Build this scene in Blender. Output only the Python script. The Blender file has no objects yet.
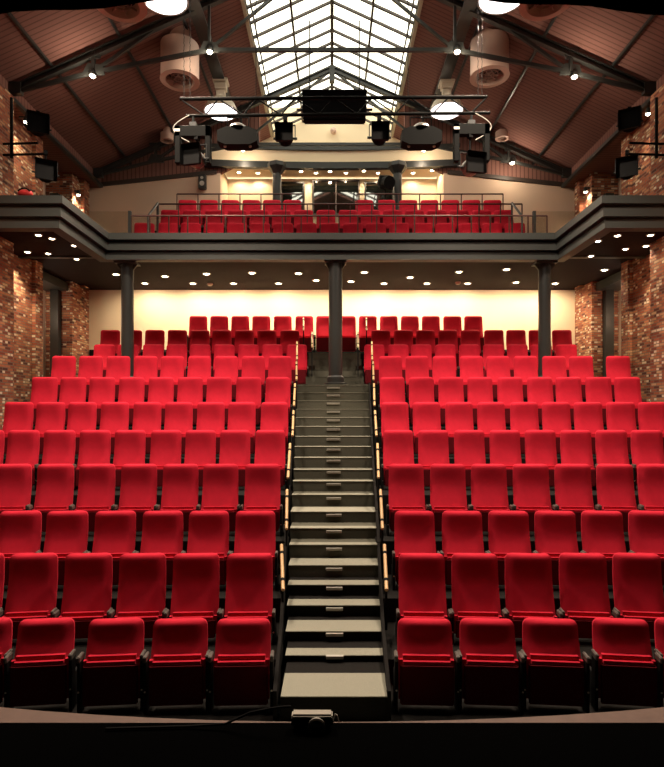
import bpy, bmesh, math, random
from mathutils import Vector, Matrix
random.seed(4)
C = bpy.context.scene.collection
FL, CX, HY, EYE = 560.0, 332.0, 412.0, 2.42      # focal length in pixels, principal column, horizon row, eye above the lowest floor
def P(px, py, d):
    return Vector(((px-CX)/FL*d, d, (HY-py)/FL*d+EYE))
PI = math.pi

# ------------------------------------------------------------------ materials
def mat(name, col, rough=.6, metal=0, spec=.5, emis=None, es=0, sheen=0, noise=0, nscale=40, bump=0, bscale=200):
    m = bpy.data.materials.new(name); m.use_nodes = True
    nt = m.node_tree; b = nt.nodes['Principled BSDF']
    b.inputs['Base Color'].default_value = (*col, 1); b.inputs['Roughness'].default_value = rough
    b.inputs['Metallic'].default_value = metal; b.inputs['Specular IOR Level'].default_value = spec
    if sheen:
        b.inputs['Sheen Weight'].default_value = sheen; b.inputs['Sheen Roughness'].default_value = .4
        b.inputs['Sheen Tint'].default_value = (1, .25, .25, 1)
    if emis:
        b.inputs['Emission Color'].default_value = (*emis, 1); b.inputs['Emission Strength'].default_value = es
    tc = nt.nodes.new('ShaderNodeTexCoord')
    n = nt.nodes.new('ShaderNodeTexNoise'); n.inputs['Scale'].default_value = nscale; n.inputs['Detail'].default_value = 4
    nt.links.new(tc.outputs['Object'], n.inputs['Vector'])
    r = nt.nodes.new('ShaderNodeMix'); r.data_type = 'RGBA'
    r.inputs[6].default_value = (*[c*(1-noise) for c in col], 1); r.inputs[7].default_value = (*[min(1, c*(1+noise)) for c in col], 1)
    nt.links.new(n.outputs['Fac'], r.inputs[0]); nt.links.new(r.outputs[2], b.inputs['Base Color'])
    if bump:
        n2 = nt.nodes.new('ShaderNodeTexNoise'); n2.inputs['Scale'].default_value = bscale
        nt.links.new(tc.outputs['Object'], n2.inputs['Vector'])
        bp = nt.nodes.new('ShaderNodeBump'); bp.inputs['Strength'].default_value = bump; bp.inputs['Distance'].default_value = .01
        nt.links.new(n2.outputs['Fac'], bp.inputs['Height']); nt.links.new(bp.outputs['Normal'], b.inputs['Normal'])
    return m
def brick_mat():
    m = bpy.data.materials.new('brick'); m.use_nodes = True
    nt = m.node_tree; N = nt.nodes; L = nt.links; b = N['Principled BSDF']; b.inputs['Roughness'].default_value = .9
    tc = N.new('ShaderNodeTexCoord'); sp = N.new('ShaderNodeSeparateXYZ'); L.new(tc.outputs['Object'], sp.inputs[0])
    ad = N.new('ShaderNodeMath'); L.new(sp.outputs[0], ad.inputs[0]); L.new(sp.outputs[1], ad.inputs[1])
    cb = N.new('ShaderNodeCombineXYZ'); L.new(ad.outputs[0], cb.inputs[0]); L.new(sp.outputs[2], cb.inputs[1])
    br = N.new('ShaderNodeTexBrick'); L.new(cb.outputs[0], br.inputs['Vector'])
    br.inputs['Scale'].default_value = 1; br.inputs['Brick Width'].default_value = .17; br.inputs['Row Height'].default_value = .056
    br.inputs['Mortar Size'].default_value = .008; br.inputs['Color1'].default_value = (0, 0, 0, 1); br.inputs['Color2'].default_value = (1, 1, 1, 1)
    br.inputs['Mortar'].default_value = (.5, .5, .5, 1); br.inputs['Bias'].default_value = 0
    # second, differently seeded lookup of the same bricks for a third tone
    fl = N.new('ShaderNodeTexWhiteNoise'); fl.noise_dimensions = '2D'
    sn = N.new('ShaderNodeVectorMath'); sn.operation = 'SNAP'; L.new(cb.outputs[0], sn.inputs[0]); sn.inputs[1].default_value = (.085, .056, 1)
    L.new(sn.outputs[0], fl.inputs['Vector'])
    ramp = N.new('ShaderNodeValToRGB'); L.new(br.outputs['Color'], ramp.inputs[0])
    e = ramp.color_ramp.elements; e[0].position = 0; e[0].color = (.075, .02, .014, 1); e[1].position = 1; e[1].color = (.55, .36, .2, 1)
    for p, c in ((.25, (.26, .055, .025)), (.5, (.36, .10, .045)), (.75, (.45, .16, .07))):
        x = e.new(p); x.color = (*c, 1)
    mx = N.new('ShaderNodeMix'); mx.data_type = 'RGBA'; mx.inputs[7].default_value = (.72, .58, .42, 1)
    gt = N.new('ShaderNodeMath'); gt.operation = 'GREATER_THAN'; gt.inputs[1].default_value = .9; L.new(fl.outputs['Value'], gt.inputs[0])
    L.new(gt.outputs[0], mx.inputs[0]); L.new(ramp.outputs[0], mx.inputs[6])
    m2 = N.new('ShaderNodeMix'); m2.data_type = 'RGBA'; m2.inputs[7].default_value = (.2, .13, .09, 1)
    L.new(br.outputs['Fac'], m2.inputs[0]); L.new(mx.outputs[2], m2.inputs[6]); L.new(m2.outputs[2], b.inputs['Base Color'])
    bp = N.new('ShaderNodeBump'); bp.invert = True; bp.inputs['Strength'].default_value = .6; bp.inputs['Distance'].default_value = .02
    L.new(br.outputs['Fac'], bp.inputs['Height']); L.new(bp.outputs[0], b.inputs['Normal'])
    return m
def stripe_mat(name, col, dark, axis, period):
    m = bpy.data.materials.new(name); m.use_nodes = True
    nt = m.node_tree; N = nt.nodes; L = nt.links; b = N['Principled BSDF']; b.inputs['Roughness'].default_value = .85; b.inputs['Specular IOR Level'].default_value = .12
    tc = N.new('ShaderNodeTexCoord'); sp = N.new('ShaderNodeSeparateXYZ'); L.new(tc.outputs['Object'], sp.inputs[0])
    md = N.new('ShaderNodeMath'); md.operation = 'PINGPONG'; md.inputs[1].default_value = period/2; L.new(sp.outputs[axis], md.inputs[0])
    ls = N.new('ShaderNodeMath'); ls.operation = 'LESS_THAN'; ls.inputs[1].default_value = period*.11; L.new(md.outputs[0], ls.inputs[0])
    mx = N.new('ShaderNodeMix'); mx.data_type = 'RGBA'; mx.inputs[6].default_value = (*col, 1); mx.inputs[7].default_value = (*dark, 1)
    L.new(ls.outputs[0], mx.inputs[0]); L.new(mx.outputs[2], b.inputs['Base Color'])
    bp = N.new('ShaderNodeBump'); bp.invert = True; bp.inputs['Distance'].default_value = .01; L.new(ls.outputs[0], bp.inputs['Height']); L.new(bp.outputs[0], b.inputs['Normal'])
    return m
M = {}
M['velvet'] = mat('red_velvet', (.50, .012, .032), .85, spec=.15, sheen=.12, noise=.3, nscale=7, bump=.15)
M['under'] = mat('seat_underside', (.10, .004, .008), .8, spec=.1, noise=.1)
M['black'] = mat('black_metal', (.005, .005, .005), .7, spec=.15, noise=.1)
M['armcap'] = mat('armrest_plastic', (.10, .085, .075), .4, noise=.05)
M['bolt'] = mat('bright_bolt', (.6, .55, .5), .3, metal=1)
M['carpet'] = mat('grey_carpet', (.25, .245, .195), .95, spec=.1, noise=.35, nscale=120, bump=.4)
M['carpetdark'] = mat('dark_carpet', (.078, .076, .058), .95, spec=.1, noise=.35, nscale=90, bump=.3)
M['plat'] = mat('platform_carpet', (.012, .011, .010), .95, spec=.1, noise=.3)
M['steel'] = mat('dark_grey_steel', (.022, .024, .023), .38, spec=.5, noise=.06, nscale=5)
M['fascia'] = mat('fascia_grey', (.046, .052, .048), .5, noise=.08, nscale=3)
M['fasciadark'] = mat('fascia_groove', (.010, .010, .010), .6)
M['soffit'] = stripe_mat('soffit_board', (.019, .008, .007), (.012, .006, .005), 1, .15)
M['roof'] = stripe_mat('roof_cladding', (.215, .105, .088), (.135, .066, .056), 1, .11)
M['roofup'] = stripe_mat('bulkhead_cladding', (.27, .135, .11), (.13, .065, .052), 0, .11)
M['brick'] = brick_mat()
M['cream'] = mat('cream_plaster', (.80, .66, .47), .9, spec=.2, noise=.03, nscale=2)
M['cream2'] = mat('beige_plaster', (.74, .56, .42), .9, spec=.2, noise=.03, nscale=2)
M['blackout'] = mat('stage_black', (.0012, .0012, .0012), 1, spec=0)
M['stagewood'] = mat('stage_board', (.10, .06, .045), .6, spec=.3, noise=.2, nscale=14)
M['wood'] = mat('light_wood', (.55, .36, .17), .4, noise=.2, nscale=30)
M['steel_l'] = mat('brushed_steel', (.42, .40, .35), .5, metal=.2, noise=.05)
M['chrome'] = mat('chrome', (.45, .43, .40), .3, metal=.9)
M['alu'] = mat('pale_housing', (.55, .48, .38), .45, noise=.05)
M['vent'] = mat('vent_paint', (.60, .42, .35), .6, noise=.04)
M['ventin'] = mat('vent_inside', (.35, .24, .2), .7, noise=.04)
M['dark'] = mat('dark_opening', (.006, .005, .005), .8)
M['red_rail'] = mat('rail_steel', (.09, .035, .03), .4, metal=.3)
M['bar'] = mat('glazing_bar_paint', (.045, .032, .026), .5)
M['barl'] = mat('skylight_frame_paint', (.42, .36, .26), .6, noise=.05)
M['rig'] = mat('rigging_black', (.0035, .004, .0035), .7, spec=.12)
M['lens'] = mat('lamp_lens', (1, 1, 1), .3, emis=(1, .84, .6), es=26)
M['hilens'] = mat('hibay_lens', (1, 1, 1), .3, emis=(1, .9, .88), es=4)
M['frost'] = mat('frosted_flood', (.6, .6, .55), .3, emis=(1, .92, .75), es=1.2)
M['white'] = mat('white_plastic', (.75, .7, .62), .4)
M['silver'] = mat('silver_plastic', (.26, .24, .2), .45, metal=.2)
M['redbag'] = mat('red_nylon', (.5, .02, .02), .6, noise=.1)
M['cable'] = mat('black_rubber', (.004, .004, .004), .8, spec=.1)
def glass(name, tint, refl, rough=0.0):
    m = bpy.data.materials.new(name); m.use_nodes = True; nt = m.node_tree; nt.nodes.clear()
    o = nt.nodes.new('ShaderNodeOutputMaterial'); mx = nt.nodes.new('ShaderNodeMixShader')
    t = nt.nodes.new('ShaderNodeBsdfTransparent'); t.inputs[0].default_value = (*tint, 1)
    g = nt.nodes.new('ShaderNodeBsdfGlossy'); g.inputs['Roughness'].default_value = rough
    fr = nt.nodes.new('ShaderNodeValue'); fr.outputs[0].default_value = refl
    nt.links.new(fr.outputs[0], mx.inputs[0]); nt.links.new(t.outputs[0], mx.inputs[1]); nt.links.new(g.outputs[0], mx.inputs[2])
    nt.links.new(mx.outputs[0], o.inputs[0]); return m
M['glass'] = glass('clear_glass', (.93, .93, .90), .05)
M['skyglass'] = glass('skylight_glass', (.97, .96, .9), .04)
M['mirror'] = mat('dark_window_glass', (.005, .006, .005), .03, spec=1.0)
M['mirror'].node_tree.nodes['Principled BSDF'].inputs['IOR'].default_value = 2.2

# ------------------------------------------------------------------ mesh builder
class MB:
    def __init__(s): s.bm = bmesh.new(); s.smooth = False
    def box(s, x0, y0, z0, x1, y1, z1, bevel=0, seg=1):
        b = bmesh.new(); bmesh.ops.create_cube(b, size=1)
        for v in b.verts:
            v.co = Vector((x0+(v.co.x+.5)*(x1-x0), y0+(v.co.y+.5)*(y1-y0), z0+(v.co.z+.5)*(z1-z0)))
        if bevel: bmesh.ops.bevel(b, geom=b.edges[:], offset=bevel, segments=seg, affect='EDGES')
        s._merge(b); return s
    def bar(s, a, b_, w, h, up=(0, 0, 1)):
        a = Vector(a); b_ = Vector(b_); d = b_-a; L = d.length; d.normalize(); up = Vector(up)
        sx = d.cross(up)
        if sx.length < 1e-3: sx = d.cross(Vector((0, 1, 0)))
        sx.normalize(); uz = sx.cross(d)
        b = bmesh.new(); bmesh.ops.create_cube(b, size=1)
        for v in b.verts: v.co = a + d*((v.co.y+.5)*L) + sx*(v.co.x*w) + uz*(v.co.z*h)
        s._merge(b); return s
    def tube(s, a, b_, r, r2=None, n=12, caps=True):
        a = Vector(a); b_ = Vector(b_); d = b_-a; L = d.length
        b = bmesh.new(); bmesh.ops.create_cone(b, cap_ends=caps, segments=n, radius1=r, radius2=r if r2 is None else r2, depth=L)
        q = d.to_track_quat('Z', 'Y').to_matrix().to_4x4()
        bmesh.ops.transform(b, matrix=Matrix.Translation((a+b_)/2) @ q, verts=b.verts)
        s._merge(b); s.smooth = True; return s
    def path(s, pts, r, n=8):
        for i in range(len(pts)-1): s.tube(pts[i], pts[i+1], r, n=n)
        return s
    def lathe(s, prof, c=(0, 0, 0), n=24, axis='Z'):
        b = bmesh.new(); rings = []
        for (r, z) in prof:
            rings.append([b.verts.new((r*math.cos(2*PI*k/n), r*math.sin(2*PI*k/n), z)) for k in range(n)])
        for i in range(len(rings)-1):
            for k in range(n):
                b.faces.new((rings[i][k], rings[i][(k+1) % n], rings[i+1][(k+1) % n], rings[i+1][k]))
        for rg, fl in ((rings[0], True), (rings[-1], False)):
            try: b.faces.new(rg[::-1] if fl else rg)
            except Exception: pass
        mm = Matrix.Translation(Vector(c))
        if axis == 'Y': mm = mm @ Matrix.Rotation(PI/2, 4, 'X')
        if axis == 'X': mm = mm @ Matrix.Rotation(PI/2, 4, 'Y')
        bmesh.ops.transform(b, matrix=mm, verts=b.verts)
        bmesh.ops.recalc_face_normals(b, faces=b.faces)
        s._merge(b); s.smooth = True; return s
    def sphere(s, c, r, sc=(1, 1, 1)):
        b = bmesh.new(); bmesh.ops.create_uvsphere(b, u_segments=16, v_segments=10, radius=r)
        for v in b.verts: v.co = Vector((v.co.x*sc[0]+c[0], v.co.y*sc[1]+c[1], v.co.z*sc[2]+c[2]))
        s._merge(b); s.smooth = True; return s
    def prism(s, pts, off):
        """closed planar polygon pts (3-D) extruded by the vector off"""
        b = bmesh.new(); off = Vector(off)
        A = [b.verts.new(p) for p in pts]; B = [b.verts.new(Vector(p)+off) for p in pts]
        b.faces.new(A); b.faces.new(B[::-1]); n = len(pts)
        for i in range(n): b.faces.new((A[i], B[i], B[(i+1) % n], A[(i+1) % n]))
        bmesh.ops.recalc_face_normals(b, faces=b.faces)
        s._merge(b); return s
    def _merge(s, b):
        me = bpy.data.meshes.new('t'); b.to_mesh(me); b.free(); s.bm.from_mesh(me); bpy.data.meshes.remove(me)
    def build(s, name, m, parent=None, loc=None, smooth=None):
        me = bpy.data.meshes.new(name); s.bm.to_mesh(me); s.bm.free()
        me.materials.append(m if not isinstance(m, str) else M[m])
        sm = s.smooth if smooth is None else smooth
        if sm:
            for p in me.polygons: p.use_smooth = True
            try: me.set_sharp_from_angle(angle=math.radians(38))
            except Exception: pass
        o = bpy.data.objects.new(name, me); C.objects.link(o)
        if parent: o.parent = parent
        if loc is not None: o.location = loc
        return o
def tag(o, label=None, cat=None, group=None, kind=None):
    if label: o['label'] = label
    if cat: o['category'] = cat
    if group: o['group'] = group
    if kind: o['kind'] = kind
    return o
def empty(name, loc=(0, 0, 0), rz=0, rx=0):
    o = bpy.data.objects.new(name, None); C.objects.link(o); o.location = loc; o.rotation_euler = (rx, 0, rz); o.empty_display_size = .2; return o
def struct(o): o['kind'] = 'structure'; return o
def copy_tree(o, parent=None):
    c = o.copy(); C.objects.link(c)
    if parent: c.parent = parent
    for ch in o.children: copy_tree(ch, c)
    return c
ORD = ['first', 'second', 'third', 'fourth', 'fifth', 'sixth', 'seventh', 'eighth', 'ninth', 'tenth', 'eleventh', 'twelfth', 'thirteenth', 'fourteenth', 'fifteenth', 'sixteenth', 'seventeenth', 'eighteenth', 'nineteenth', 'twentieth', 'twenty-first', 'twenty-second', 'twenty-third', 'twenty-fourth']

# ------------------------------------------------------------------ seats
def back_mesh(H, top_gap, W=.462):
    """upholstered back: closed pillow with rounded top corners. Front faces -Y. Foot of the back tucks behind the cushion."""
    z0 = H-top_gap-.07; z1 = H; nx, nz = 10, 12
    b = bmesh.new(); fr = []; bk = []
    vs_ = [0, .06, .15, .25, .34, .42, .50, .58, .68, .78, .86, .91, .945, .97, .987, 1]; nz = len(vs_)-1
    foot = .04 if top_gap < .3 else .08
    for j, v in enumerate(vs_):
        z = z0+(z1-z0)*v
        hw = W/2*(1-.045*v)
        dz = z1-z; r = .055
        if dz < r: hw -= r-math.sqrt(max(0, r*r-(r-dz)**2))
        t = max(0, (.62-v)/.62)
        lean = -.03*(1-v) - foot*t**1.35                   # nearly upright above, sweeping forward in its lower half
        rf = []; rb = []
        top = max(0, (.045-dz)/.045) if dz < .045 else 0
        for i in range(nx+1):
            u = -1+2*i/nx
            e = (1-abs(u)**6)*math.sqrt(max(0, 1-top*top))
            dish = .014*(1-u*u)*math.sin(PI*min(1, v/.9)) if v < .9 else 0
            yf = lean-.045*e+dish
            rf.append(b.verts.new((u*hw, yf, z)))
            rb.append(b.verts.new((u*hw, lean+.02+.02*e, z)))
        fr.append(rf); bk.append(rb)
    for j in range(nz):
        for i in range(nx):
            b.faces.new((fr[j][i], fr[j][i+1], fr[j+1][i+1], fr[j+1][i]))
            b.faces.new((bk[j][i+1], bk[j][i], bk[j+1][i], bk[j+1][i+1]))
        b.faces.new((bk[j][0], fr[j][0], fr[j+1][0], bk[j+1][0]))
        b.faces.new((fr[j][nx], bk[j][nx], bk[j+1][nx], fr[j+1][nx]))
    for i in range(nx):
        b.faces.new((fr[nz][i], fr[nz][i+1], bk[nz][i+1], bk[nz][i]))
        b.faces.new((fr[0][i+1], fr[0][i], bk[0][i], bk[0][i+1]))
    bmesh.ops.recalc_face_normals(b, faces=b.faces)
    return b
def seat_proto(H, top_gap):
    """folded tip-up seat, origin on the floor under the top of its back"""
    root = empty('theatre_seat')
    m = MB(); m.bm.free(); m.bm = back_mesh(H, top_gap); m.smooth = True
    m.build('backrest', 'velvet', root)
    zt = H-top_gap; ch = min(.40, zt-.05)
    yb = -.09 if top_gap < .3 else -.128
    # cushion, tipped up: rounded roll on top
    m = MB(); m.box(-.225, yb-.075, zt-ch, .225, yb+.03, zt, .035, 4); m.smooth = True
    m.build('seat_cushion', 'velvet', root)
    m = MB()
    m.prism([(-.215, yb-.072, zt-.045), (.215, yb-.072, zt-.045), (.215, yb-.10, zt-ch*.45), (.205, yb-.09, zt-ch+.01), (-.205, yb-.09, zt-ch+.01), (-.215, yb-.10, zt-ch*.45)], (0, .012, 0)) if False else None
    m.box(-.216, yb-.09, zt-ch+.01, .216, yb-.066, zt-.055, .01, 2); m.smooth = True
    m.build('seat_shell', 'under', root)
    for sx in (-1, 1):
        m = MB(); x = sx*.2465
        m.box(x-.0125, yb-.085, 0, x+.0125, -.08, zt-.02, .004)
        m.box(x-.0125, yb-.0, 0, x+.0125, .02, zt-.16, .004)
        sp = m.build('side_panel', 'black', root)
        m = MB(); m.tube((x-sx*.0, yb-.088, zt-.30 if zt > .45 else zt*.4), (x, yb-.084, zt-.30 if zt > .45 else zt*.4), .008, n=8)
        m.build('bolt', 'bolt', sp)
        m = MB(); m.box(x-.0135, yb-.10, zt-.03, x+.0135, yb+.02, zt+.02, .006, 2); m.smooth = True
        m.build('armrest', 'armcap', root)
    return root

S = .53
# row: top y of the backs, px pitch, left edges (left block, from the aisle outward), left edges (right block, from the aisle outward), px width, floor height rel. eye
rows = [
 (619, 63.5, [216, 153, 89, 19, -44], [397, 459.5, 522.5, 593, 656], 55, -2.42),
 (553.5, 54, [226, 172.5, 119, 65, 10, -44], [398, 451, 504.5, 559, 613], 47.5, -2.20),
 (511, 47, [235, 188.5, 142.5, 95, 47, 0], [394, 441.5, 488, 534.5, 581.5, 629], 41, -1.95),
 (464, 41.3, [244.5, 202.5, 162.5, 121, 79, 37.5, -5], [388, 429.5, 470.5, 512.5, 554.5, 596.5, 638], 36.5, -1.55),
 (430, 35.25, [255, 220, 185.5, 151, 115, 80, 44.5, 8.5, -27], [383, 418, 454, 489.5, 525, 560.5, 596, 631.5], 30.5, -1.15),
 (402, 32.05, [260.5, 228, 197, 165, 133.5, 101, 68.5, 37, 5], [381, 412.5, 445, 477, 510, 542, 574, 606.5, 638.5], 28, -.73),
 (377, 29.1, [265, 236, 206.5, 177.5, 148.5, 119, 89.5, 60.5, 32], [379.5, 408.5, 438, 467, 497, 527, 555.5, 585.5, 614.5], 25.7, -.27),
 (356, 27, [268, 241.5, 214.5, 187.5, 160.5, 134, 106.5, 79, 52], [378.5, 405, 432, 459.5, 486, 513.5, 542, 569, 606], 24, .20),
 (344.5, 24, [286.5, 262, 238, 214, 190, 166.5, 143, 117.5, 94], [364, 388, 411, 435, 459, 483, 507, 531, 556], 20.7, .55),
 (330, 22.4, [280, 257, 234.5, 212, 190, 167.5, 145, 122.5, 100.5], [371, 393.5, 415.5, 438, 460.5, 484, 506, 528.5, 552], 19.8, .98),
 (316, 21.1, [189, 210, 231, 252, 273.5, 295, 315.8, 337.5, 358.5, 379.5, 400.5, 421.5, 443, 464], [], 18.7, 1.45),
]
ROWD = [FL*S/r[1] for r in rows]
ROWNAME = ['front row', 'second row', 'third row', 'fourth row', 'fifth row', 'sixth row', 'seventh row', 'eighth row', 'shaded ninth row', 'tenth row, under the balcony', 'topmost row under the balcony']
def put_row(k, D, topy, xs_list, wpx, floor, gap):
    H = round((HY-topy)/FL*D-floor, 3)
    pr = seat_proto(H, gap)
    first = True
    for (edges, txt) in xs_list:
        for i, e in enumerate(edges):
            o = pr if first else copy_tree(pr)
            first = False
            X = ((e+wpx/2)-CX)/FL*D
            o.location = (X, D, floor+EYE); o.rotation_euler = (0, 0, -.25*math.atan2(X, D))
            tag(o, txt(i), 'seat', ROWGROUP)
for k, (ty, s, le, ri, w, fz) in enumerate(rows):
    ROWGROUP = 'red seats in the ' + ROWNAME[k]
    rn = ROWNAME[k]
    gap = .25 if k == 0 else (.44 if k == 2 else .52)
    adj = 'low-backed red velvet folding seat' if k == 0 else 'red velvet folding seat'
    if k < 10:
        L = [(le, lambda i: f'{adj}, {ORD[i]} left of the aisle in the {rn}'), (ri, lambda i: f'{adj}, {ORD[i]} right of the aisle in the {rn}')]
    else:
        L = [(le, lambda i: f'{adj}, {ORD[i]} from the left in the {rn}')]
    put_row(k, ROWD[k], ty, L, w, fz, gap)
# balcony rows
bal = [
 (223, 23.5, [-1], 3.37, 'front row on the balcony'),
 (210, 22.3, [-1], 3.90, 'middle row on the balcony'),
 (200, 21.1, [-1], 4.42, 'rear row on the balcony'),
]
balx = [[134.5+23.15*i for i in range(17)], [161+22.2*i for i in range(16)],
        [178, 199.5, 221, 242, 262.5, 283, 355, 377, 399, 420, 441, 462, 483]]
for k, (ty, s, _, fz, rn) in enumerate(bal):
    ROWGROUP = 'red seats in the ' + rn
    n = [20, 19, 18.7][k]
    D = FL*S/s
    put_row(k, D, ty, [(balx[k], lambda i: f'dark red balcony seat, {ORD[i]} from the left in the {rn}')], n, fz, .45)
BALD = [FL*S/b[1] for b in bal]

# ------------------------------------------------------------------ stairs
prof = [(4.38, -2.22), (5.0, -2.17), (5.85, -1.93), (6.75, -1.53), (7.9, -1.12), (8.85, -.70), (9.75, -.24), (10.6, .23), (11.15, .545)]
def PZ(d):
    for (a, za), (b, zb) in zip(prof, prof[1:]):
        if d <= b: return za+(zb-za)*(d-a)/(b-a)
    return prof[-1][1]
nos = [(696, 673), (655, 648), (631, 620), (605, 599), (584.5, 580), (565, 558.4), (544.5, 542.2), (528, 525.8), (511.5, 507), (494.5, 493.4), (481, 480), (469.5, 468.7), (457.5, 456.9), (446.5, 446), (436.3, 435.9), (426.4, 426), (417.3, 417), (409, 0), (400.5, 0), (392.5, 0), (385, 0)]
hwt = [(720, 54.5), (696, 54.5), (655, 49.5), (631, 49), (584, 46.5), (511, 43.3), (470, 40), (446, 39), (385, 36.4), (300, 36)]
def HW(y):
    for (a, va), (b, vb) in zip(hwt, hwt[1:]):
        if y >= b: return va+(vb-va)*(y-a)/(b-a)
    return 36
ns = []
for (y, yb) in nos:
    lo, hi = 4.0, 12.0
    f = lambda d: PZ(max(d, 4.38)) - (HY-y)/FL*d
    d = 4.2; best = None
    while d < 11.3:
        if f(d) <= 0 and f(d+.005) > 0 or abs(f(d)) < .003:
            best = d
            if not ns or d > ns[-1][0]+.12: break
        d += .005
    if best is None or (ns and best <= ns[-1][0]+.1): best = (ns[-1][0]+.32) if ns else 4.38
    z = (HY-y)/FL*best
    if ns and z <= ns[-1][1]+.02: z = ns[-1][1]+.08; best = z/((HY-y)/FL)
    ns.append((best, z, y, yb))
st = empty('aisle_stairs', (.025, 4.38, 0)); tag(st, 'central flight of dark carpeted steps between the two blocks of seats', 'stairs')
lt_proto = None
for i, (d, z, y, yb) in enumerate(ns):
    d2 = ns[i+1][0] if i+1 < len(ns) else 11.45
    hw = HW(y)/FL*d
    x0, x1 = -hw, hw
    zb = (ns[i-1][1] if i else -2.42)-.02
    dl = d2 if not yb else min(d2, z*-1*FL/(yb-HY))
    m = MB(); m.box(x0, d-4.38, max(zb, -2.42)+EYE, x1, d2+.02-4.38, z+EYE-.006)
    sp = m.build('step', 'plat' if y > 570 else 'carpetdark', st)
    m = MB(); m.box(x0, d-.006-4.38, z+EYE-.008, x1, max(d+.012, dl)-4.38, z+EYE)
    m.build('tread_carpet', 'carpet', sp)
    if i:
        w = (9.5*HW(y)/46)/FL*d*.85
        hgt = (z-ns[i-1][1])
        m = MB(); zz = z+EYE-hgt*.38
        m.box(-w, d-.022-4.38, zz-.012, w, d+.004-4.38, zz+.012, .003)
        m.box(-w, d-.03-4.38, zz+.012, w, d+.004-4.38, zz+.02)
        m.build('step_light', 'alu' if False else 'steel_l', sp)
print('steps', [(round(a, 2), round(b, 2)) for a, b, _, _ in ns])
# upper flight behind the column
st2 = empty('upper_stairs', (.06, 11.95, 0)); tag(st2, 'short upper flight of grey steps behind the central column', 'stairs')
un = [(376.6, .0), (370, 0), (365.6, 0), (359, 0), (352.5, 0)]
for i in range(5):
    d = 12.0+.34*i; z = (HY-un[i][0])/FL*d
    m = MB(); m.box(-.62, d-11.95, .55+EYE, .62, d+.36-11.95 if i < 4 else 13.75-11.95, z+EYE-.006)
    sp = m.build('step', 'carpetdark', st2)
    m = MB(); m.box(-.62, d-.006-11.95, z+EYE-.008, .62, d+.36-11.95 if i < 4 else 13.75-11.95, z+EYE); m.build('tread_carpet', 'carpetdark', sp)

# ------------------------------------------------------------------ floor, seating platforms
m = MB(); m.box(-7.6, 2.2, -.1, 7.6, 15.25, 0); struct(m.build('floor', 'plat'))
m = MB(); m.box(-.46, 3.1, 0, .46, 4.37, .008); struct(m.build('floor', 'carpet'))
edges = [None, 4.98, 5.86, 6.72, 7.75, 8.78, 9.68, 10.5, 11.3, 12.8, 13.6]
ends = [None]+[edges[i+1] for i in range(1, 10)]+[15.05]
m = MB()
for k in range(1, 11):
    z = rows[k][5]+EYE
    y0 = edges[k]; y1 = 15.05
    hwm = {1: .46, 2: .50, 3: .535, 4: .58, 5: .63, 6: .67, 7: .70, 8: .72}.get(k, .63)
    zl = rows[k-1][5]+EYE
    WL, WR = {6: (5.25, 5.4), 7: (5.6, 5.9), 8: (5.5, 5.75), 9: (5.6, 5.8), 10: (5.0, 5.0)}.get(k, (6.9, 6.9))
    if k == 8:
        m.box(-WL, y0, zl, WR, 15.05, z)
    elif k == 10:
        m.box(-WL, y0+.15, zl, WR, y1, z)
    else:
        for sx in (-1, 1):
            wx = WL if sx < 0 else WR; m.box(min(sx*hwm, sx*wx), y0, zl, max(sx*hwm, sx*wx), y1, z)
m.box(-.73, 11.3, 0, .73, 12, rows[8][5]+EYE-.01)
struct(m.build('floor', 'plat'))
m = MB(); m.box(-.73, 11.3, rows[8][5]+EYE, .73, 12.0, rows[8][5]+EYE+.012); struct(m.build('floor', 'carpetdark'))
# dark side stringers of the stairs
for sx, nm in ((-1, 'left'), (1, 'right')):
    m = MB(); pts = []
    for (d, z, y, yb) in ns[::2]+[ns[-1]]:
        pts.append((d, z, HW(y)/FL*d))
    for (a, b) in zip(pts, pts[1:]):
        m.bar((sx*(a[2]+.02), a[0], a[1]+EYE-.10), (sx*(b[2]+.02), b[0]+.02, b[1]+EYE-.10), .03, .30)
    tag(m.build('stair_stringer', 'plat'), f'black sloping side board along the {nm} edge of the aisle stairs', 'stringer')

# ------------------------------------------------------------------ handrails
hr = [((283, 281.5), (590, 545), (5.55, 6.15)), ((286.5, 287), (529, 490), (6.45, 7.0)), ((288, 290), (478, 444), (7.4, 8.1)), ((292.5, 293.5), (436, 411), (8.55, 9.1)), ((294, 295), (406, 384), (9.45, 10.0)), ((296.5, 296.5), (380, 362), (10.3, 10.85)), ((297, 297), (360, 342), (11.1, 11.8))]
hrr = [((386.5, 384.5), (590, 545)), ((382.5, 380.5), (529, 490)), ((378.5, 377.5), (478, 444)), ((376.5, 375), (436, 411)), ((374.5, 374), (406, 384)), ((373.6, 373), (380, 362)), ((372.2, 371.8), (360, 342))]
hplace = ['beside the second and third rows', 'beside the third and fourth rows', 'beside the fourth and fifth rows', 'beside the fifth and sixth rows', 'beside the sixth and seventh rows', 'beside the seventh and eighth rows', 'at the top of the flight']
def floor_at(d):
    z = rows[0][5]
    for k in range(1, 11):
        if d >= edges[k]: z = rows[k][5]
    return z+EYE
def handrail(a, b, label, base=None):
    r = empty('handrail', (a.x, a.y, 0)); tag(r, label, 'handrail', 'handrails along the aisle stairs')
    o = Vector((a.x, a.y, 0))
    m = MB(); m.tube(a-o, b-o, .019, n=10); m.build('grip', 'wood', r)
    for t in (.2, .8):
        p = a.lerp(b, t); q = (b-a).normalized()*.015
        m = MB(); m.tube(p-o-q, p-o+q, .025, n=10); m.build('bracket', 'black', r)
    for t in (.2, .8):
        p = a.lerp(b, t); zf = floor_at(p.y) if base is None else base
        m = MB(); m.box(p.x-o.x-.012, p.y-o.y-.02, zf, p.x-o.x+.012, p.y-o.y+.02, p.z-.01); m.build('post', 'black', r)
    return r
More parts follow.
